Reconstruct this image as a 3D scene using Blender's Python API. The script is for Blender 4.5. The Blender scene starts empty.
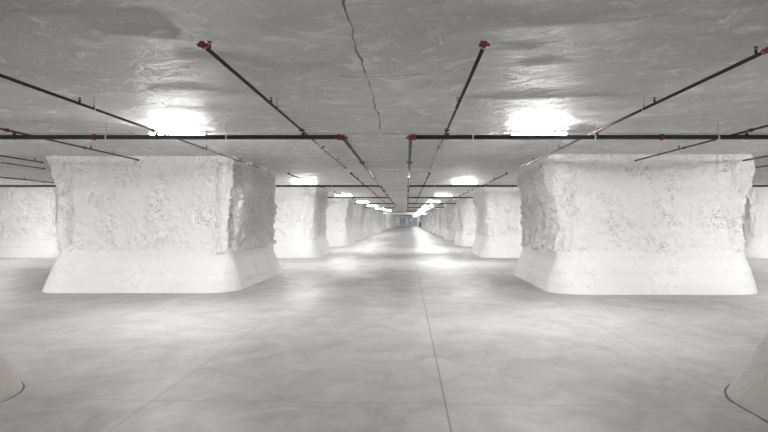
import bpy, bmesh, math, random
from mathutils import Vector, Matrix, noise

S = 2.2            # eye height in metres; all layout numbers below are in eye heights
F = 520.0          # focal length in pixels of the 768 px frame
CEIL = 1.93        # ceiling height above the floor, in eye heights
scene = bpy.context.scene
C = scene.collection
random.seed(4)
PI = math.pi

# ------------------------------------------------------------------ materials
def new_mat(name):
    m = bpy.data.materials.new(name); m.use_nodes = True
    nt = m.node_tree; nt.nodes.clear()
    out = nt.nodes.new('ShaderNodeOutputMaterial')
    b = nt.nodes.new('ShaderNodeBsdfPrincipled')
    nt.links.new(b.outputs['BSDF'], out.inputs['Surface'])
    return m, nt, b

class NB:
    """tiny node-building helper"""
    def __init__(self, nt): self.nt = nt; self.pos = None
    def n(self, t): return self.nt.nodes.new(t)
    def link(self, a, b): self.nt.links.new(a, b)
    def coord(self, scale=(1, 1, 1)):
        g = self.n('ShaderNodeTexCoord'); mp = self.n('ShaderNodeMapping')
        mp.inputs['Scale'].default_value = scale
        self.link(g.outputs['Object'], mp.inputs['Vector'])
        return mp.outputs['Vector']
    def noise(self, vec, scale, detail=4, rough=.55, dist=0.0, kind=None):
        t = self.n('ShaderNodeTexNoise')
        if kind: t.noise_type = kind
        t.inputs['Scale'].default_value = scale
        t.inputs['Detail'].default_value = detail
        t.inputs['Roughness'].default_value = rough
        t.inputs['Distortion'].default_value = dist
        self.link(vec, t.inputs['Vector'])
        return t.outputs['Fac']
    def ramp(self, fac, stops):
        r = self.n('ShaderNodeValToRGB'); e = r.color_ramp.elements
        while len(e) < len(stops): e.new(.5)
        for el, (p, c) in zip(e, stops):
            el.position = p
            el.color = (c, c, c, 1) if isinstance(c, (int, float)) else (*c, 1)
        self.link(fac, r.inputs['Fac'])
        return r.outputs['Color']
    def math(self, op, a, b=None, c=None):
        m = self.n('ShaderNodeMath'); m.operation = op
        for i, v in enumerate((a, b, c)):
            if v is None: continue
            if isinstance(v, (int, float)): m.inputs[i].default_value = v
            else: self.link(v, m.inputs[i])
        return m.outputs[0]
    def mix(self, fac, a, b, mode='MIX'):
        m = self.n('ShaderNodeMix'); m.data_type = 'RGBA'; m.blend_type = mode
        for i, v in ((0, fac), (6, a), (7, b)):
            if isinstance(v, (int, float)): m.inputs[i].default_value = v if i == 0 else (v, v, v, 1)
            elif isinstance(v, tuple): m.inputs[i].default_value = (*v, 1)
            else: self.link(v, m.inputs[i])
        return m.outputs[2]
    def bump(self, h, strength, dist, normal=None):
        b = self.n('ShaderNodeBump'); b.inputs['Strength'].default_value = strength
        b.inputs['Distance'].default_value = dist
        self.link(h, b.inputs['Height'])
        if normal: self.link(normal, b.inputs['Normal'])
        return b.outputs['Normal']
    def sep(self, vec):
        s = self.n('ShaderNodeSeparateXYZ'); self.link(vec, s.inputs[0]); return s.outputs

def plain(name, col, rough=.5, metal=0.0, spec=.5, emit=0.0):
    m, nt, b = new_mat(name)
    nb = NB(nt)
    v = nb.coord()
    f = nb.noise(v, 35, 3)
    c = nb.mix(nb.ramp(f, [(.3, .0), (.7, 1.)]), tuple(x * .86 for x in col), col)
    nt.links.new(c, b.inputs['Base Color'])
    b.inputs['Roughness'].default_value = rough
    b.inputs['Metallic'].default_value = metal
    b.inputs['Specular IOR Level'].default_value = spec
    if emit:
        b.inputs['Emission Color'].default_value = (1.0, .99, .985, 1)
        b.inputs['Emission Strength'].default_value = emit
    return m

def rock_material(name, base, dirt_shade, bump_scale, bump_strength):
    m, nt, b = new_mat(name); nb = NB(nt)
    v = nb.coord()
    big = nb.noise(v, .55, 4, .6)
    c = nb.ramp(big, [(.3, tuple(x * .90 for x in base)), (.7, base)])
    # thin dark cracks, with crevice shade the relief lacks painted in
    cr = nb.noise(v, 2.2, 7, .62, .8)
    seam = nb.math('ABSOLUTE', nb.math('SUBTRACT', cr, .5))
    seam = nb.ramp(seam, [(.0, 1.), (.021, .0)])
    patch = nb.ramp(nb.noise(v, 1.1, 4), [(.44, .0), (.62, 1.)])
    c = nb.mix(nb.math('MULTIPLY', nb.math('MULTIPLY', seam, patch), dirt_shade), c, (.21, .20, .19))
    sp = nb.ramp(nb.noise(v, 26, 3, .7), [(.70, .0), (.76, 1.)])
    c = nb.mix(nb.math('MULTIPLY', sp, dirt_shade * .35), c, (.42, .41, .39))
    nt.links.new(c, b.inputs['Base Color'])
    b.inputs['Roughness'].default_value = .75
    b.inputs['Specular IOR Level'].default_value = .3
    n1 = nb.bump(nb.noise(v, bump_scale, 8, .65, .4), bump_strength, .08)
    n2 = nb.bump(nb.noise(v, bump_scale * 7, 5, .7), bump_strength * .6, .012, n1)
    nt.links.new(n2, b.inputs['Normal'])
    return m

M_ROCK = rock_material('white_painted_rock', (.77, .765, .76), .8, 3.0, 1.0)
M_SKIRT = rock_material('white_sprayed_concrete', (.77, .765, .76), .25, 1.8, .45)

def ceiling_material():
    m, nt, b = new_mat('grey_painted_rock_ceiling'); nb = NB(nt)
    v = nb.coord()
    vs = nb.coord((.95, 1.15, 1))
    big = nb.noise(vs, .35, 5, .6, .3)
    c = nb.ramp(big, [(.25, (.585, .575, .56)), (.75, (.71, .70, .684))])
    fl = nb.ramp(nb.noise(vs, 1.9, 8, .68, 1.4), [(.54, .0), (.66, 1.)])  # pale flakes; their glints are painted into the colour too
    c = nb.mix(nb.math('MULTIPLY', fl, .85), c, (.92, .915, .905))
    # glints along the flake edges, painted into the colour, and small dark pits
    eg = nb.math('ABSOLUTE', nb.math('SUBTRACT', nb.noise(vs, 1.9, 8, .68, 1.4), .57))
    eg = nb.math('MULTIPLY', nb.ramp(eg, [(.0, 1.), (.014, .0)]), nb.ramp(nb.noise(v, .7, 4), [(.47, .0), (.58, 1.)]))
    c = nb.mix(nb.math('MULTIPLY', eg, .8), c, (.95, .94, .93))
    pit = nb.math('MULTIPLY', nb.ramp(nb.noise(v, 9, 4, .7), [(.66, .0), (.72, 1.)]), nb.ramp(nb.noise(v, .8, 3, .6, .5), [(.5, .0), (.62, 1.)]))
    c = nb.mix(nb.math('MULTIPLY', pit, .5), c, (.20, .19, .18))
    dk = nb.ramp(nb.noise(vs, 2.3, 5, .65, .5), [(.63, .0), (.75, 1.)])
    c = nb.mix(nb.math('MULTIPLY', dk, .45), c, (.40, .39, .375))
    # long crack that runs above the middle of the aisle, with a short cross crack
    x, y, z = nb.sep(v)[:3]
    w1 = nb.math('MULTIPLY', nb.math('SUBTRACT', nb.noise(v, 1.1, 4, .6), .5), .20)
    dx = nb.math('ABSOLUTE', nb.math('ADD', nb.math('SUBTRACT', x, -.262 * S), w1))
    wid = nb.math('MULTIPLY', nb.ramp(nb.noise(v, 3.0, 2), [(.35, .25), (.65, 1.)]), .017)
    line = nb.math('LESS_THAN', dx, wid)
    line = nb.math('MULTIPLY', line, nb.math('LESS_THAN', y, 5.3 * S))
    w2 = nb.math('MULTIPLY', nb.math('SUBTRACT', nb.noise(v, 1.7, 4, .65), .5), .5)
    dy = nb.math('ABSOLUTE', nb.math('ADD', nb.math('SUBTRACT', y, 3.33 * S), w2))
    l2 = nb.math('MULTIPLY', nb.math('LESS_THAN', dy, nb.math('MULTIPLY', nb.noise(v, 4, 2), .03)),
                 nb.math('LESS_THAN', nb.math('ABSOLUTE', nb.math('SUBTRACT', x, -.2 * S)), .32 * S))
    l2 = nb.math('MULTIPLY', l2, .75)
    crack = nb.math('MAXIMUM', line, l2)
    c = nb.mix(nb.math('MULTIPLY', crack, .75), c, (.05, .048, .045))
    nt.links.new(c, b.inputs['Base Color'])
    b.inputs['Roughness'].default_value = .60
    b.inputs['Specular IOR Level'].default_value = .20
    n1 = nb.bump(nb.noise(vs, 1.9, 8, .68, 1.4), .9, .16)
    n2 = nb.bump(nb.noise(v, 11, 5, .65), .45, .014, n1)
    nt.links.new(n2, b.inputs['Normal'])
    return m
M_CEIL = ceiling_material()

def floor_material():
    m, nt, b = new_mat('polished_concrete_floor'); nb = NB(nt)
    v = nb.coord(); vs = nb.coord((.95, .85, 1))
    big = nb.noise(vs, .30, 6, .62, .5)
    c = nb.ramp(big, [(.28, (.24, .237, .233)), (.5, (.335, .331, .326)), (.72, (.41, .406, .401))])
    sw = nb.noise(vs, 1.7, 7, .68, .7)
    c = nb.mix(.30, c, nb.ramp(sw, [(.35, .20), (.65, .50)]))
    st = nb.ramp(nb.noise(v, .95, 4, .6, .4), [(.64, .0), (.74, 1.)])
    c = nb.mix(nb.math('MULTIPLY', st, .45), c, (.21, .207, .203))
    x, y, z = nb.sep(v)[:3]
    # saw-cut joints along the aisle
    q = nb.math('SUBTRACT', nb.math('DIVIDE', x, S), .211 - .815)
    q = nb.math('SUBTRACT', nb.math('FRACT', nb.math('DIVIDE', q, 1.628)), .5)
    d = nb.math('MULTIPLY', nb.math('ABSOLUTE', q), 1.628 * S)
    near = nb.math('LESS_THAN', nb.math('ABSOLUTE', nb.math('SUBTRACT', x, .211 * S)), .5)
    wd = nb.math('ADD', nb.math('MULTIPLY', near, .006), .0065)
    j1 = nb.math('LESS_THAN', d, wd)
    # one joint across it
    yy = nb.math('SUBTRACT', y, nb.math('ADD', nb.math('MULTIPLY', x, -.036), 2.85 * S))
    j2 = nb.math('MULTIPLY', nb.math('LESS_THAN', nb.math('ABSOLUTE', yy), .010), .6)
    j = nb.math('MAXIMUM', j1, j2)
    c = nb.mix(nb.math('MULTIPLY', j, .62), c, (.13, .125, .12))
    nt.links.new(c, b.inputs['Base Color'])
    r = nb.ramp(nb.noise(vs, .8, 5, .6, .6), [(.3, .40), (.7, .58)])
    nt.links.new(r, b.inputs['Roughness'])
    b.inputs['Specular IOR Level'].default_value = .16
    n1 = nb.bump(nb.noise(v, 3.0, 4, .55), .05, .02)
    nt.links.new(n1, b.inputs['Normal'])
    return m
M_FLOOR = floor_material()
M_GREY_SKIRT = rock_material('grey_sprayed_concrete', (.37, .355, .335), .6, 2.4, .9)  # darker, browner base than the white skirts
M_FOOT_LINE = plain('dirt_contact_shade', (.10, .095, .085), .9)
M_WALL = rock_material('white_rock_wall', (.78, .77, .755), .4, 1.8, .4)
M_BLACK = plain('black_painted_steel', (.020, .020, .021), .45)
M_GREY = plain('plain_grey_steel', (.12, .12, .12), .35, .3)  # lighter grey than the black pipes
M_RED = plain('red_painted_iron', (.17, .016, .014), .5)
M_ROD = plain('zinc_rod', (.30, .30, .30), .4, .8)
M_GALV = plain('bright_zinc', (.62, .62, .60), .35, .6)
M_BRASS = plain('dull_brass', (.06, .05, .04), .4, .7)
M_CONDUIT = plain('grey_conduit', (.36, .355, .35), .45, .3)
M_PALE = plain('pale_painted_conduit', (.80, .79, .77), .4)
M_HOUSE = plain('white_enamel', (.80, .80, .79), .4)
M_LAMP = plain('lit_diffuser', (.9, .9, .9), .5, emit=200.0)
M_ADDED_UPLIGHT = plain('added_uplight_glow', (.9, .9, .9), .5, emit=42.0)  # uplight strip added to the fixtures for a glow on the ceiling
M_GLASS = plain('blue_grey_glazing', (.30, .335, .39), .12, spec=.6)
M_FRAME = plain('white_frame', (.78, .78, .77), .5)
M_DARK = plain('dark_grey_metal', (.06, .062, .065), .45)

# ------------------------------------------------------------------ helpers
def obj(name, bm, mat, parent=None, smooth=False):
    me = bpy.data.meshes.new(name); bm.to_mesh(me); bm.free()
    me.materials.append(mat)
    if smooth:
        for p in me.polygons: p.use_smooth = True
    o = bpy.data.objects.new(name, me); C.objects.link(o)
    if parent: o.parent = parent
    return o

def tag(o, label, cat, group=None, kind=None):
    o['label'] = label; o['category'] = cat
    if group: o['group'] = group
    if kind: o['kind'] = kind
    return o

def thing(name, label, cat, loc, group=None, kind=None):
    o = bpy.data.objects.new(name, None); C.objects.link(o)
    o.empty_display_size = .2
    o.location = loc
    return tag(o, label, cat, group, kind)

def P(x, h, z):
    """eye-height layout (right, up from floor, forward) -> world metres"""
    return Vector((x * S, z * S, h * S))

def add_box(bm, lo, hi, bev=0):
    r = bmesh.ops.create_cube(bm, size=1)
    lo = Vector(lo); hi = Vector(hi)
    for v in r['verts']:
        v.co = Vector([(lo[i] + hi[i]) / 2 + v.co[i] * (hi[i] - lo[i]) for i in range(3)])
    if bev:
        es = list({e for v in r['verts'] for e in v.link_edges})
        bmesh.ops.bevel(bm, geom=es, offset=bev, segments=2, affect='EDGES', profile=.5)

def add_tube(bm, pts, r, seg=14, caps=True):
    pts = [Vector(p) for p in pts]
    rs = r if isinstance(r, (list, tuple)) else [r] * len(pts)
    rings = []; up = None
    for i, p in enumerate(pts):
        d = (pts[min(i + 1, len(pts) - 1)] - pts[max(i - 1, 0)]).normalized()
        if up is None or abs(up.dot(d)) > .999:
            up = Vector((0, 0, 1)) if abs(d.z) < .9 else Vector((1, 0, 0))
        a = d.cross(up).normalized(); b = a.cross(d).normalized()
        up = b
        rings.append([bm.verts.new(p + (a * math.cos(t) + b * math.sin(t)) * rs[i])
                      for t in [2 * PI * k / seg for k in range(seg)]])
    for A, B in zip(rings, rings[1:]):
        for k in range(seg):
            bm.faces.new((A[k], A[(k + 1) % seg], B[(k + 1) % seg], B[k]))
    if caps:
        bm.faces.new(rings[0][::-1]); bm.faces.new(rings[-1])

def add_revolve(bm, c, axis, prof, seg=16):
    """prof = [(distance along axis, radius)]"""
    axis = Vector(axis).normalized()
    c = Vector(c)
    up = Vector((0, 0, 1)) if abs(axis.z) < .9 else Vector((1, 0, 0))
    a = axis.cross(up).normalized(); b = a.cross(axis).normalized()
    rings = [[bm.verts.new(c + axis * d + (a * math.cos(t) + b * math.sin(t)) * r)
              for t in [2 * PI * k / seg for k in range(seg)]] for d, r in prof]
    for A, B in zip(rings, rings[1:]):
        for k in range(seg):
            bm.faces.new((A[k], A[(k + 1) % seg], B[(k + 1) % seg], B[k]))
    bm.faces.new(rings[0][::-1]); bm.faces.new(rings[-1])

def smooth01(a, b, x):
    t = max(0., min(1., (x - a) / (b - a))); return t * t * (3 - 2 * t)

def lerp_table(tab, t):
    for (t0, v0), (t1, v1) in zip(tab, tab[1:]):
        if t <= t1:
            k = max(0., (t - t0) / (t1 - t0)); k = k * k * (3 - 2 * k) * .45 + k * .55
            return v0 + (v1 - v0) * k
    return tab[-1][1]

# ------------------------------------------------------------------ setting
def grid_mesh(name, xs, ys, zf, mat, flip=False):
    vs = [(x, y, zf(x, y)) for y in ys for x in xs]
    nx = len(xs)
    fs = []
    for j in range(len(ys) - 1):
        for i in range(nx - 1):
            a = j * nx + i
            q = (a, a + 1, a + nx + 1, a + nx)
            fs.append(q[::-1] if flip else q)
    me = bpy.data.meshes.new(name); me.from_pydata(vs, [], fs); me.materials.append(mat)
    for p in me.polygons: p.use_smooth = True
    o = bpy.data.objects.new(name, me); C.objects.link(o)
    o['kind'] = 'structure'
    return o

def spaced(stops):
    out = []
    for a, b, st in stops:
        n = max(1, round((b - a) / st))
        out += [a + (b - a) * k / n for k in range(n)]
    return out + [stops[-1][1]]

XW, ZB, ZE = 13.6, -6.0, 112.0
grid_mesh('floor', [x * S for x in spaced([(-XW - .1, XW + .1, 1.0)])],
          [z * S for z in spaced([(ZB - .1, ZE + .1, 2.0)])], lambda x, y: 0.0, M_FLOOR)

def ceil_h(x, y):
    p = Vector((x, y, 0))
    n = noise.fractal(Vector((x * .22, y * .30, 3.1)), 1.0, 2.0, 3) * .020
    n += noise.noise(Vector((x * .75, y * 1.5, 9.0))) * .007
    # shallow slabby flakes left where layers of stone came away
    f = noise.noise(Vector((x * .55 + noise.noise(p * .9) * .6, y * 1.15, 20.0)))
    n += .014 * smooth01(.05, .16, f)
    n += noise.noise(Vector((x * 2.4, y * 3.4, 5.0))) * .008
    return CEIL * S + n
grid_mesh('ceiling', [x * S for x in spaced([(-XW - .1, -5, .2), (-5, 5, .07), (5, XW + .1, .2)])],
          [z * S for z in spaced([(ZB - .1, 1.5, .4), (1.5, 8, .06), (8, 16, .10), (16, 40, .3), (40, ZE + .1, 1.)])],
          ceil_h, M_CEIL, flip=True)

def wall(name, lo, hi):
    bm = bmesh.new(); add_box(bm, lo, hi)
    o = obj(name, bm, M_WALL); o['kind'] = 'structure'; return o
wall('wall_left', P(-XW - .3, -.05, ZB - .3), P(-XW, 2.1, ZE + .3))
wall('wall_right', P(XW, -.05, ZB - .3), P(XW + .3, 2.1, ZE + .3))
wall('wall_back', P(-XW, -.05, ZB - .3), P(XW, 2.1, ZB))
wall('wall_far', P(-XW, -.05, ZE), P(XW, 2.1, ZE + .3))

# glazed screen in the far wall
for i, (x0, x1) in enumerate(((-1.55, -.28), (.30, 2.15))):
    w = bpy.data.objects.new('window_%d' % (i + 1), None); C.objects.link(w)
    w['kind'] = 'structure'
    w.location = P((x0 + x1) / 2, 0, ZE)
    ox = w.location
    bm = bmesh.new()
    a, b, h0, h1 = x0 * S, x1 * S, .14 * S, 1.66 * S
    y0, y1 = ZE * S - .16, ZE * S - .02
    for lo, hi in (((a - .1, y0, h0 - .12), (b + .1, y1, h0)), ((a - .1, y0, h1), (b + .1, y1, h1 + .12)),
                   ((a - .1, y0, h0), (a, y1, h1)), ((b, y0, h0), (b + .1, y1, h1)),
                   (((a + b) / 2 - .05, y0, h0), ((a + b) / 2 + .05, y1, h1))):
        add_box(bm, lo, hi)
    for v in bm.verts: v.co -= ox
    obj('window_frame', bm, M_FRAME, w)
    bm = bmesh.new(); add_box(bm, (a, y0 + .05, h0), (b, y0 + .09, h1))
    for v in bm.verts: v.co -= ox
    obj('pane', bm, M_GLASS, w)

bm = bmesh.new(); add_box(bm, P(-3.2, 1.74, 57.9), P(3.0, 2.0, 58.6), .03)
o = obj('trim_1', bm, M_WALL); o['kind'] = 'structure'

# ------------------------------------------------------------------ rock pillars
FOOT = [(-.03, 0.), (.0, .0), (.12, .19), (.28, .42), (.48, .74), (.66, .92), (.9, 1.0), (1.3, .92), (1.6, .84), (1.85, .80), (2.02, .74)]
def ring_canon(x0, x1, z0, z1, r, n):
    """n points equally spaced along a rounded rectangle, with outward normals"""
    cx, cz = [(x1 - r, z1 - r), (x0 + r, z1 - r), (x0 + r, z0 + r), (x1 - r, z0 + r)], None
    pts = []
    for k, (ax, az) in enumerate(cx):
        for j in range(12):
            t = (k + j / 12) * PI / 2
            pts.append((ax + r * math.cos(t), az + r * math.sin(t), math.cos(t), math.sin(t)))
        t = (k + 1) * PI / 2
        pts.append((ax + r * math.cos(t), az + r * math.sin(t), math.cos(t), math.sin(t)))
    L = [0]
    m = len(pts)
    for i in range(m):
        a, b = pts[i], pts[(i + 1) % m]
        L.append(L[-1] + math.hypot(b[0] - a[0], b[1] - a[1]))
    out = []; i = 0
    for k in range(n):
        s = L[-1] * k / n
        while L[i + 1] < s: i += 1
        f = (s - L[i]) / max(1e-9, L[i + 1] - L[i])
        a, b = pts[i], pts[(i + 1) % m]
        out.append(tuple(a[q] + (b[q] - a[q]) * f for q in range(4)))
    return out

def pillar_meshes(key, x0, x1, z0, z1, inset, nper, nver, seed, rough=1.0, corner=.42, top=None, skirt=None):
    """inset = (left, right, front, back) greatest set-back of each face from its foot.
    Returns meshes (rock_face, base_skirt) about the foot's centre, in metres."""
    ring = ring_canon(x0, x1, z0, z1, corner, nper)
    cx, cz = (x0 + x1) / 2, (z0 + z1) / 2
    off = Vector((seed * 17.3, seed * 7.7, seed * 3.1))
    hs = [-.03 + (2.04 + .03) * k / nver for k in range(nver + 1)]
    cut = min(range(nver + 1), key=lambda k: abs(hs[k] - .56))
    co = []
    for h in hs:
        p = lerp_table(FOOT, h)
        for (x, z, nx, nz) in ring:
            side = (inset[1] if nx > 0 else inset[0]) * nx * nx + (inset[3] if nz > 0 else inset[2]) * nz * nz
            d = -p * side
            if top and h > 1.1:           # extra overhang towards the roof per side
                tl = (top[1] if nx > 0 else top[0]) * nx * nx + (top[3] if nz > 0 else top[2]) * nz * nz
                d += tl * smooth01(1.1, 2.0, h)
            w = Vector((x * S, z * S, h * S))
            edge = .56 + .07 * noise.noise(w * .8 + off)
            m = smooth01(edge - .03, edge + .03, h)
            q = w + off
            lump = noise.fractal(q * .55, 1., 2., 2) * .075
            # blasted-rock relief: ridges and scoops, finer towards the corners
            rg = (1 - abs(noise.noise(Vector((q.x * 1.25, q.y * 1.25, q.z * .75))))) - .72
            rg2 = (1 - abs(noise.noise(Vector((q.x * 3.0, q.y * 3.0, q.z * 2.0)) + off))) - .72
            fine = noise.noise(q * 6.5) * .014 + noise.noise(q * 12.) * .006
            crn = 1 + .9 * min(1, 4 * nx * nx * nz * nz) + .6 * nx * nx
            rg3 = (1 - abs(noise.noise(Vector((q.x * 6.2, q.y * 6.2, q.z * 4.6)) + off))) - .72
            rg4 = (1 - abs(noise.noise(q * 11.5 + off))) - .72
            rv = (1 - abs(noise.noise(Vector((q.x * 2.1, q.y * 2.1, q.z * .45)) + off))) - .72
            r = (rv * .26 * nx * nx + rg * .17 + rg2 * .11 + rg3 * .085 + rg4 * .045 + fine) * crn * rough
            soft = lump * .5 + noise.noise(q * 1.8) * .022 + noise.noise(q * 6.) * .007
            foot = noise.noise(q * 1.1) * .035 * (1 - smooth01(0, .2, h))
            d = d * S + m * (lump + r - .015) + (1 - m) * (soft + .03) * smooth01(0., .12, h) + foot
            co.append(((x - cx) * S + nx * d, (z - cz) * S + nz * d, h * S + m * noise.noise(q * 1.6) * .02 * (h < 1.9)))
    out = []
    for nm, a, b, mat in (('rock_face', cut, nver, M_ROCK), ('base_skirt', 0, cut, skirt or M_SKIRT)):
        vs = co[a * nper:(b + 1) * nper]
        fs = []
        for j in range(b - a):
            for k in range(nper):
                k2 = (k + 1) % nper
                fs.append((j * nper + k, j * nper + k2, (j + 1) * nper + k2, (j + 1) * nper + k))
        me = bpy.data.meshes.new(nm); me.from_pydata(vs, [], fs); me.materials.append(mat)
        for p in me.polygons: p.use_smooth = True
        out.append(me)
    return out

def put_pillar(meshes, x, z, label, rot=0.0, group='white rock pillars along the aisle'):
    t = thing('rock_pillar', label, 'pillar', P(x, 0, z), group, 'thing')
    t.rotation_euler.z = rot
    for me, nm in zip(meshes, ('rock_face', 'base_skirt')):
        o = bpy.data.objects.new(nm, me); C.objects.link(o); o.parent = t
    return t

# the two big ones that face the camera
mA = pillar_meshes('a', -5.25, -2.40, 7.20, 10.25, (.27, .20, .34, .25), 640, 160, 1, 1.0, .40, (.15, .04, .0, 0))
put_pillar(mA, -3.825, 8.725, 'large white rock pillar left of the aisle, nearest whole one, rugged grey flank')
mB = pillar_meshes('b', 1.97, 4.95, 7.05, 9.95, (.22, .17, .32, .25), 640, 160, 9, .85, .40, (.08, .06, .0, 0))
put_pillar(mB, 3.46, 8.50, 'large white rock pillar right of the aisle, nearest whole one, broad cracked front')
# feet of the two beside the camera
mC = pillar_meshes('c', -5.1, -2.24, .3, 3.30, (.3, .40, .36, .36), 220, 60, 3, .6, .40, (0, -.10, 0, -.10), M_GREY_SKIRT)
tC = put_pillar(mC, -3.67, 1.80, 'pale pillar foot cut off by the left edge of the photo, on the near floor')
mD = pillar_meshes('d', 1.80, 4.7, .3, 3.28, (.40, .3, .36, .36), 220, 60, 4, .4, .48, (-.10, 0, 0, -.10), M_GREY_SKIRT)
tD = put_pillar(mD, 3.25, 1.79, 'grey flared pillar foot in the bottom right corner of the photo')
def foot_dirt_shade(t, ring, w, seed):
    # dirty foot line; its dark colour also supplies the missing contact shadow
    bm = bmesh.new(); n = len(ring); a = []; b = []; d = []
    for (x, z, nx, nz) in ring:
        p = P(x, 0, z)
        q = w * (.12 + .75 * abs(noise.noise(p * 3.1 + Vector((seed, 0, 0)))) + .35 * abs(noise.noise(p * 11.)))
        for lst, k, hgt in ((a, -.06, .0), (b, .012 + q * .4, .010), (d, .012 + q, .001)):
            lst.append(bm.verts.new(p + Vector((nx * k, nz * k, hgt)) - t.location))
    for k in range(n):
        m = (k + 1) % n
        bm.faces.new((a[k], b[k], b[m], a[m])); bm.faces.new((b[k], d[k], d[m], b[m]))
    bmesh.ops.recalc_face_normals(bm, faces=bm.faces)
    o = obj('foot_dirt_shade', bm, M_FOOT_LINE, t); o['label'] = 'dark dirty line with painted contact shade along the foot'
foot_dirt_shade(tC, ring_canon(-5.1, -2.24, .3, 3.30, .40, 240), .035, 2.0)
foot_dirt_shade(tD, ring_canon(1.80, 4.7, .3, 3.28, .48, 240), .05, 5.0)
# rows beyond
mL = [pillar_meshes('e%d' % k, -1.38, 1.38, -1.48, 1.48, (.20, .20, .32, .25), 260, 70, 5 + k, .9, .42, (.03, .03, .0, 0)) for k in range(3)]
ORD = ['second', 'third', 'fourth', 'fifth', 'sixth', 'seventh', 'eighth', 'ninth', 'tenth', 'eleventh', 'twelfth', 'thirteenth']
FRONT = [14.0, 20.3, 26.9, 33.5, 40.0, 46.8, 53.6, 60.4, 67.2, 76., 85., 95.]
for k, z in enumerate(FRONT):
    l = [-2.42, -2.25, -2.3, -2.25, -2.1, -2.4, -2.5, -2.5, -2.0, -2.0, -2.0, -2.0][k]
    put_pillar(mL[k % 3], l - 1.38, z + 1.48, '%s white rock pillar from the camera, row left of the aisle' % ORD[k])
    r = 2.04 if z < 60 else 2.04 + .01 * (z - 60)
    put_pillar(mL[(k + 1) % 3], r + 1.38, z + 1.48, '%s white rock pillar from the camera, row right of the aisle' % ORD[k], PI)
put_pillar(mL[1], -9.40 - 1.38, 15.5, 'white rock pillar half hidden at the left edge, beyond the nearest left pillar', 0, 'white rock pillars in the side aisles')
put_pillar(mL[2], 9.20 + 1.38, 15.3, 'white rock pillar glimpsed at the right edge, beyond the nearest right pillar', PI, 'white rock pillars in the side aisles')

# ------------------------------------------------------------------ strip lights
LZ = [5.25, 12.1, 18.1, 24.1, 30.6, 37.2, 43.8, 50.5, 57.2, 64., 71.5, 80., 90., 101., 109.]
LX_L = [-2.31, -2.38, -2.2, -2.05, -2.05, -1.95, -1.62, -3.2, -3.2, -3.2, -3.2, -3.2, -3.2, -3.2, -3.2]  # those set further out stand unseen behind pillars, added to light the far aisle
LX_R = [1.33, 1.33, 1.28, 1.24, 1.25, 1.28, 1.3, 1.32, 1.35, 1.38, 1.4, 1.4, 1.4, 3.0, 3.2]  # last pair stands unseen behind pillars, added to brighten the far wall
def make_light_meshes():
    hl = .62
    bm = bmesh.new()
    add_box(bm, (-hl, -.088, .010), (hl, .088, .040), .006)
    add_box(bm, (-hl, -.088, -.004), (hl, -.080, .012)); add_box(bm, (-hl, .080, -.004), (hl, .088, .012))
    for s in (-1, 1): add_box(bm, (s * hl - .02, -.052, -.045), (s * hl + .02, .052, .055), .008)
    hb = bmesh.new()
    prof = [(math.cos(t) * .05, math.sin(t) * .048) for t in [PI * k / 8 for k in range(8, 17)]]
    prof = [(y * .9, z * .9 + .009) for y, z in prof]
    va = [hb.verts.new((-hl + .02, y, z)) for y, z in prof]
    vb = [hb.verts.new((hl - .02, y, z)) for y, z in prof]
    n = len(prof)
    for k in range(n):
        hb.faces.new((va[k], vb[k], vb[(k + 1) % n], va[(k + 1) % n]))
    hb.faces.new(va[::-1]); hb.faces.new(vb)
    bmesh.ops.recalc_face_normals(hb, faces=hb.faces)
    for s in (-1, 1): add_box(bm, (-hl, s * .034 - .003, .038), (hl, s * .034 + .003, .0545))  # upper lips added to trim the uplight's sideways spread
    ub = bmesh.new(); add_box(ub, (-hl + .04, -.022, .040), (hl - .04, .022, .048))
    rb = bmesh.new()
    add_tube(rb, [(0, 0, .036), (0, 0, .17)], .005, 8)
    ms = []
    for nm, b, mt in (('housing', bm, M_HOUSE), ('diffuser', hb, M_LAMP), ('added_uplight', ub, M_ADDED_UPLIGHT), ('hanger', rb, M_ROD)):
        me = bpy.data.meshes.new(nm); b.to_mesh(me); b.free(); me.materials.append(mt); ms.append((nm, me))
    return ms
LMESH = make_light_meshes()
def put_light(x, z, label):
    t = thing('ceiling_light', label, 'light', Vector((x * S, z * S, min(ceil_h((x + d) * S, z * S) for d in (-.28, -.14, 0, .14, .28)) - .105)), 'strip lights under the ceiling')
    for nm, me in LMESH:
        if nm == 'hanger':
            for s in (-.42, .42):
                o = bpy.data.objects.new(nm, me); C.objects.link(o); o.parent = t; o.location.x = s
        else:
            o = bpy.data.objects.new(nm, me); C.objects.link(o); o.parent = t
LORD = ['first', 'second', 'third', 'fourth', 'fifth', 'sixth', 'seventh', 'eighth', 'ninth', 'tenth', 'eleventh', 'twelfth', 'thirteenth', 'fourteenth', 'fifteenth']
for k, z in enumerate(LZ):
    for nm, x in (('left', LX_L[k]), ('right', LX_R[k])):
        lab = '%s lit strip light from the camera along the %s of the aisle' % (LORD[k], nm)
        put_light(x, z, lab)
for x, lab in ((-6.1, 'over the pillar row left'), (-2.45, 'just left'), (1.4, 'just right'), (5.1, 'over the pillar row right')):
    put_light(x, -1.2, 'unseen added strip light behind the camera, %s of the aisle' % lab)  # unseen row continuing the grid, added to brighten the foreground
put_light(-9.75, 12.1, 'lit strip light at the far left edge, above the pillar in the side aisle')
put_light(8.9, 12.1, 'lit strip light at the far right edge, above the pillar in the side aisle')
for k, row in enumerate(('first', 'second', 'third')):
    for x, lab in ((-9.75, 'far left'), (-6.1, 'left'), (5.1, 'right'), (8.9, 'far right')):
        if k == 2 and abs(x) > 8 or k == 1 and abs(x) > 8: continue
        put_light(x, LZ[k], 'lit strip light in the %s side aisle, %s row, hidden from the camera' % (lab, row))

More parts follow.
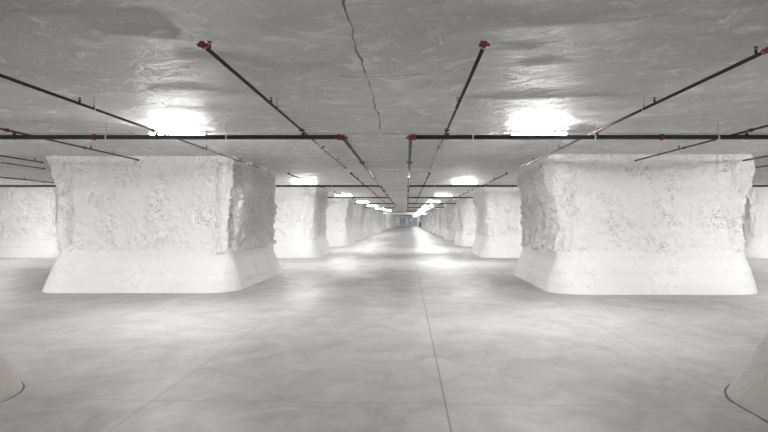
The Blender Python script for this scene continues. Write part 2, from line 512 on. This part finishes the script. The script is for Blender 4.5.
# ------------------------------------------------------------------ sprinkler pipework
HM, HB = 1.79, 1.845            # heights of mains and of branch lines
RM, RB = .047, .0225
XE_L, XE_R = -.605, .035       # where the mains turn into the pipes along the aisle
MZ = [4.90, 11.75, 17.6, 23.65, 30.3, 36.9, 43.4]
def local(t, bm):
    for v in bm.verts: v.co -= t.location
def part(nm, bm, mat, t, smooth=True):
    local(t, bm); return obj(nm, bm, mat, t, smooth)

def coupling(bm, c, axis, r, w=.075):
    add_revolve(bm, c, axis, [(-w / 2, r * 1.02), (-w / 2, r * 1.38), (-w * .3, r * 1.5), (w * .3, r * 1.5), (w / 2, r * 1.38), (w / 2, r * 1.02)])
    axis = Vector(axis).normalized()
    up = Vector((0, 0, 1))
    side = axis.cross(up).normalized()
    for s in (-1, 1):   # bolt lugs
        q = Vector(c) + side * s * r * 1.75
        ext = Vector([abs(axis[i]) * w * .32 + abs(side[i]) * r * .5 + abs(up[i]) * r * .45 for i in range(3)])
        add_box(bm, q - ext, q + ext)

def pipe_hanger(t, x, h, z, r, axis, mat):
    """swivel ring round the pipe on a threaded rod up to the ceiling"""
    bm = bmesh.new()
    c = P(x, h, z)
    add_revolve(bm, c, axis, [(-.014, r * 1.02), (-.014, r * 1.22), (.014, r * 1.22), (.014, r * 1.02)])
    topz = ceil_h(c.x, c.y) + .01
    add_revolve(bm, c + Vector((0, 0, r * 1.2)), (0, 0, 1), [(-.01, .015), (.03, .015)], 8)
    hg = part('hanger', bm, mat, t)
    bm = bmesh.new(); add_tube(bm, [c + Vector((0, 0, r)), Vector((c.x, c.y, topz))], .0045, 8)
    local(t, bm); obj('rod', bm, M_ROD, hg, True)

def sprinkler_head(t, x, h, z, r):
    bm = bmesh.new()
    c = P(x, h, z)
    add_revolve(bm, c, (0, 0, 1), [(r * .6, .014), (r + .016, .014), (r + .018, .019), (r + .034, .019), (r + .036, .010),
                                   (r + .060, .004), (r + .072, .004), (r + .073, .026), (r + .077, .026)], 10)
    for s in (-1, 1):
        add_tube(bm, [c + Vector((s * .016, 0, r + .034)), c + Vector((s * .019, 0, r + .055)), c + Vector((0, 0, r + .074))], .0035, 6)
    part('sprinkler_head', bm, M_BRASS, t)

BX = [-.98, .385, 1.79, -2.36, -3.70, 3.20, -5.25, 4.70]
def make_main(side, k):
    z = MZ[k]
    e = XE_L if side < 0 else XE_R
    far = side * (XW - .02)
    nm = 'left' if side < 0 else 'right'
    which = ['first', 'second', 'third', 'fourth', 'fifth', 'sixth', 'seventh'][k]
    t = thing('sprinkler_main', '%s thick black cross pipe from the camera on the %s, ending in a red elbow' % (which, nm),
              'pipe', P(e, HM, z), 'thick black cross pipes')
    bm = bmesh.new()
    bend = .062
    start = P(e, HM, z) + Vector((side * (bend + .02), 0, 0))
    add_tube(bm, [start, P(far, HM, z)], RM, 18)
    part('pipe', bm, M_BLACK, t)
    # red elbow that turns the line along the aisle
    bm = bmesh.new()
    c0 = P(e, HM, z) + Vector((side * bend, bend, 0))
    pts = [P(e, HM, z) + Vector((side * (bend + .03), 0, 0))]
    for j in range(9):
        a = PI / 2 * j / 8
        pts.append(c0 + Vector((-side * bend * math.sin(a), -bend * math.cos(a), 0)))
    pts.append(P(e, HM, z) + Vector((0, bend + .03, 0)))
    add_tube(bm, pts, RM * 1.12, 16)
    coupling(bm, P(e, HM, z) + Vector((side * (bend + .02), 0, 0)), (1, 0, 0), RM * .92, .05)
    coupling(bm, P(e, HM, z) + Vector((0, bend + .02, 0)), (0, 1, 0), RM * .92, .05)
    part('elbow', bm, M_RED, t)
    cps = {-1: [-2.95, -6.2, -9.4], 1: [2.40, 5.6, 8.8]}[side]
    if k < 3:
        for x in cps:
            bm = bmesh.new(); coupling(bm, P(x, HM, z), (1, 0, 0), RM * .9, .07); part('coupling', bm, M_RED, t)
        for x in ({-1: [-1.70, -2.83, -4.3, -7.4], 1: [.62, 1.77, 2.93, 4.4, 7.6]}[side]):
            pipe_hanger(t, x, HM, z, RM, (1, 0, 0), M_GALV)
        for x in BX:      # outlet saddles under the branch lines
            if x * side > 0 and abs(x) < 5:
                bm = bmesh.new()
                c = P(x, HM, z)
                add_revolve(bm, c, (1, 0, 0), [(-.035, RM * .9), (-.035, RM * 1.1), (.035, RM * 1.1), (.035, RM * .9)])
                add_revolve(bm, c, (0, 0, 1), [(RM * .9, .034), (RM + .02, .034), (RM + .022, .028), (.088, .026)], 12)
                part('outlet', bm, M_BLACK, t)
    else:
        for q in (.6, 2.6, 6.5): pipe_hanger(t, e + side * q, HM, z, RM, (1, 0, 0), M_GALV)
    return t

def make_feeder(side, k):
    e = XE_L if side < 0 else XE_R
    z0, z1 = MZ[k], MZ[k + 1]
    nm = 'left' if side < 0 else 'right'
    which = ['first', 'second', 'third', 'fourth', 'fifth', 'sixth'][k]
    t = thing('connecting_pipe', '%s dark grey aisle-wise pipe from the camera joining the %s cross pipes' % (which, nm),
              'pipe', P(e, HM, (z0 + z1) / 2), 'pipes joining the cross pipes')
    bm = bmesh.new(); add_tube(bm, [P(e, HM, z0) + Vector((0, .085, 0)), P(e, HM, z1) - Vector((0, RM, 0))], RM * .8, 16)
    part('pipe', bm, M_GREY, t)
    if k < 3:
        for f in (.31, .68):
            bm = bmesh.new(); coupling(bm, P(e, HM, z0 + (z1 - z0) * f), (0, 1, 0), RM * .82, .075)
            part('coupling', bm, M_RED, t)
        for f in (.1, .45, .85): pipe_hanger(t, e, HM, z0 + (z1 - z0) * f, RM * .82, (0, 1, 0), M_ROD)

def make_branch(x, h, za, zb, zm, label, detail=True):
    t = thing('sprinkler_branch', label, 'pipe', P(x, h, (za + zb) / 2), 'thin sprinkler pipes running lengthwise')
    bm = bmesh.new(); add_tube(bm, [P(x, h, za), P(x, h, zb)], RB, 12); part('pipe', bm, M_BLACK, t)
    bm = bmesh.new()
    c = P(x, h, za)
    add_revolve(bm, c, (0, 1, 0), [(-.05, .016), (-.048, .032), (-.015, .036), (.0, .036), (.004, .033), (.045, .033), (.05, .024)], 14)
    for s in (-1, 1): add_box(bm, c + Vector((s * .042 - .014, -.02, -.014)), c + Vector((s * .042 + .014, .025, .014)))
    part('end_cap', bm, M_RED, t)
    bm = bmesh.new()
    c = P(x, h, zb)
    add_revolve(bm, c, (0, 1, 0), [(-.05, .024), (-.045, .032), (.01, .032), (.03, .02)], 12)
    part('end_plug', bm, M_RED, t)
    if not detail: return
    if zm is not None and za < zm < zb:
        bm = bmesh.new(); coupling(bm, P(x, h, zm - .06), (0, 1, 0), RB * 1.15, .085); part('coupling', bm, M_RED, t)
    z = za + .06
    for q in (za + .08, 3.75 - 4.9 + zm, 6.12 - 4.9 + zm, 7.35 - 4.9 + zm):
        if za < q < zb - .05: sprinkler_head(t, x, h, q, RB)
    for q in (3.92 - 4.9 + zm, 6.6 - 4.9 + zm):
        if za < q < zb: pipe_hanger(t, x, h, q, RB, (0, 1, 0), M_ROD)
    q = 6.0 - 4.9 + zm
    if za < q < zb:
        bm = bmesh.new(); coupling(bm, P(x, h, q), (0, 1, 0), RB, .06); part('coupling', bm, M_RED, t)

for k in range(len(MZ)):
    for s in (-1, 1):
        make_main(s, k)
        if k < len(MZ) - 1: make_feeder(s, k)

make_branch(-.98, HB, 2.50, 8.25, 4.9, 'thin black sprinkler pipe with red end cap in upper left, crossing above the left main')
make_branch(.372, HB, 2.50, 8.25, 4.9, 'thin sprinkler pipe with red end cap right of centre, steepest in the photo')
make_branch(1.785, HB, 2.58, 8.25, 4.9, 'long diagonal sprinkler pipe on the upper right, red cap at the right edge')
make_branch(-2.36, HB, 2.50, 8.25, 4.9, 'long diagonal sprinkler pipe on the upper left, passing the near left pillar flank')
make_branch(-3.72, HB, 3.55, 7.2, 4.9, 'short sprinkler pipe ending against the front top of the near left pillar')
make_branch(3.20, HB, 3.55, 7.28, 4.9, 'sprinkler pipe at right ending against the middle top of the near right pillar')
make_branch(-5.26, HB, 3.55, 7.50, 4.9, 'sprinkler pipe at the left edge ending at the near left pillar top corner')
make_branch(4.70, HB, 3.55, 7.30, 4.9, 'sprinkler pipe at the right edge ending at the near right pillar top corner')
make_branch(-5.86, HB, 3.55, 8.40, 4.9, 'sprinkler pipe at the left edge passing behind the near left pillar corner')
make_branch(5.50, HB, 3.55, 8.40, 4.9, 'sprinkler pipe at the right edge passing behind the near right pillar corner')
make_branch(-7.80, HB, 9.25, 13.6, 11.75, 'distant sprinkler pipe at the left edge just above the far left pillar')
BL = [(-1.0, 'left of aisle centre'), (.40, 'right of aisle centre'), (1.785, 'beside the right row of pillars'), (-2.12, 'beside the left row of pillars')]
for k in range(1, 5):
    zs = MZ[k]
    for x, w in BL:
        make_branch(x, HB, zs - 2.45, zs + 2.6, zs, '%s thin sprinkler pipe from the camera in the line %s' % (['', 'second', 'third', 'fourth', 'fifth'][k], w), k < 3)

# conduits across the ceiling
def conduit(name, label, x0, x1, h, z, r, mat, group, nclip):
    t = thing(name, label, 'conduit', P((x0 + x1) / 2, h, z), group)
    n = max(2, int((x1 - x0) * 4))
    line = [P(x0 + (x1 - x0) * j / n, h, z) for j in range(n + 1)]
    zc = min(ceil_h(p.x, p.y) for p in line) - r * 1.2
    for p in line: p.z = zc
    bm = bmesh.new(); add_tube(bm, line, r, 10); part('tube', bm, mat, t)
    for j in range(nclip):
        x = x0 + (x1 - x0) * (j + .5) / nclip
        c = P(x, h, z); top = ceil_h(c.x, c.y)
        bm = bmesh.new()
        add_box(bm, (c.x - .015, c.y - r * 1.4, zc - r * 1.3), (c.x + .015, c.y + r * 1.4, top - .001))
        part('clip', bm, mat, t)
for k, z in enumerate((5.47, 12.4, 18.4)):
    conduit('lighting_conduit', 'thin grey conduit across the ceiling above the %s pair of cross pipes' % ('first', 'second', 'third')[k],
            -XW + .1, XW - .1, 1.928, z, .007, M_CONDUIT, 'thin conduits feeding the lights', 14)
for k, z in enumerate((9.2, 16.3, 21.2)):
    conduit('pale_conduit', 'short white conduit across the aisle ceiling, %s from the camera' % ('first', 'second', 'third')[k],
            -.72, .26, 1.935, z, .020, M_PALE, 'white conduits across the aisle', 2)

# dark cabinet by a far pillar on the right
t = thing('electrical_cabinet', 'small dark grey cabinet in front of a far white pillar on the right', 'cabinet', P(2.05, 0, 81.))
bm = bmesh.new(); c = P(2.05, 0, 81.)
add_box(bm, c + Vector((-.36, -.2, .25)), c + Vector((.36, .2, 1.85)), .02); part('body', bm, M_DARK, t, False)
bm = bmesh.new(); add_box(bm, c + Vector((-.30, -.2, 0)), c + Vector((.30, .2, .25)), .01); part('plinth', bm, M_ROD, t, False)
bm = bmesh.new(); add_box(bm, c + Vector((-.32, -.225, .32)), c + Vector((.32, -.2, 1.78)), .008); part('door', bm, M_DARK, t, False)

# ------------------------------------------------------------------ world, camera, view
w = bpy.data.worlds.new('World'); scene.world = w; w.use_nodes = True
w.node_tree.nodes['Background'].inputs[0].default_value = (.5, .5, .5, 1)
w.node_tree.nodes['Background'].inputs[1].default_value = .2

cam = bpy.data.cameras.new('Camera'); co = bpy.data.objects.new('Camera', cam); C.objects.link(co)
co.location = (0, 0, S); co.rotation_euler = (PI / 2, 0, 0)
cam.sensor_width = 36; cam.lens = 36 * F / 768
cam.shift_x = -23 / 768; cam.shift_y = 5 / 768
cam.clip_start = .05; cam.clip_end = 600
scene.camera = co
vs = scene.view_settings
vs.view_transform = 'Standard'; vs.look = 'None'; vs.gamma = 1; vs.use_curve_mapping = False
vs.exposure = 2.22
cy = scene.cycles
cy.max_bounces = 14; cy.diffuse_bounces = 10; cy.glossy_bounces = 4
cy.sample_clamp_indirect = 6
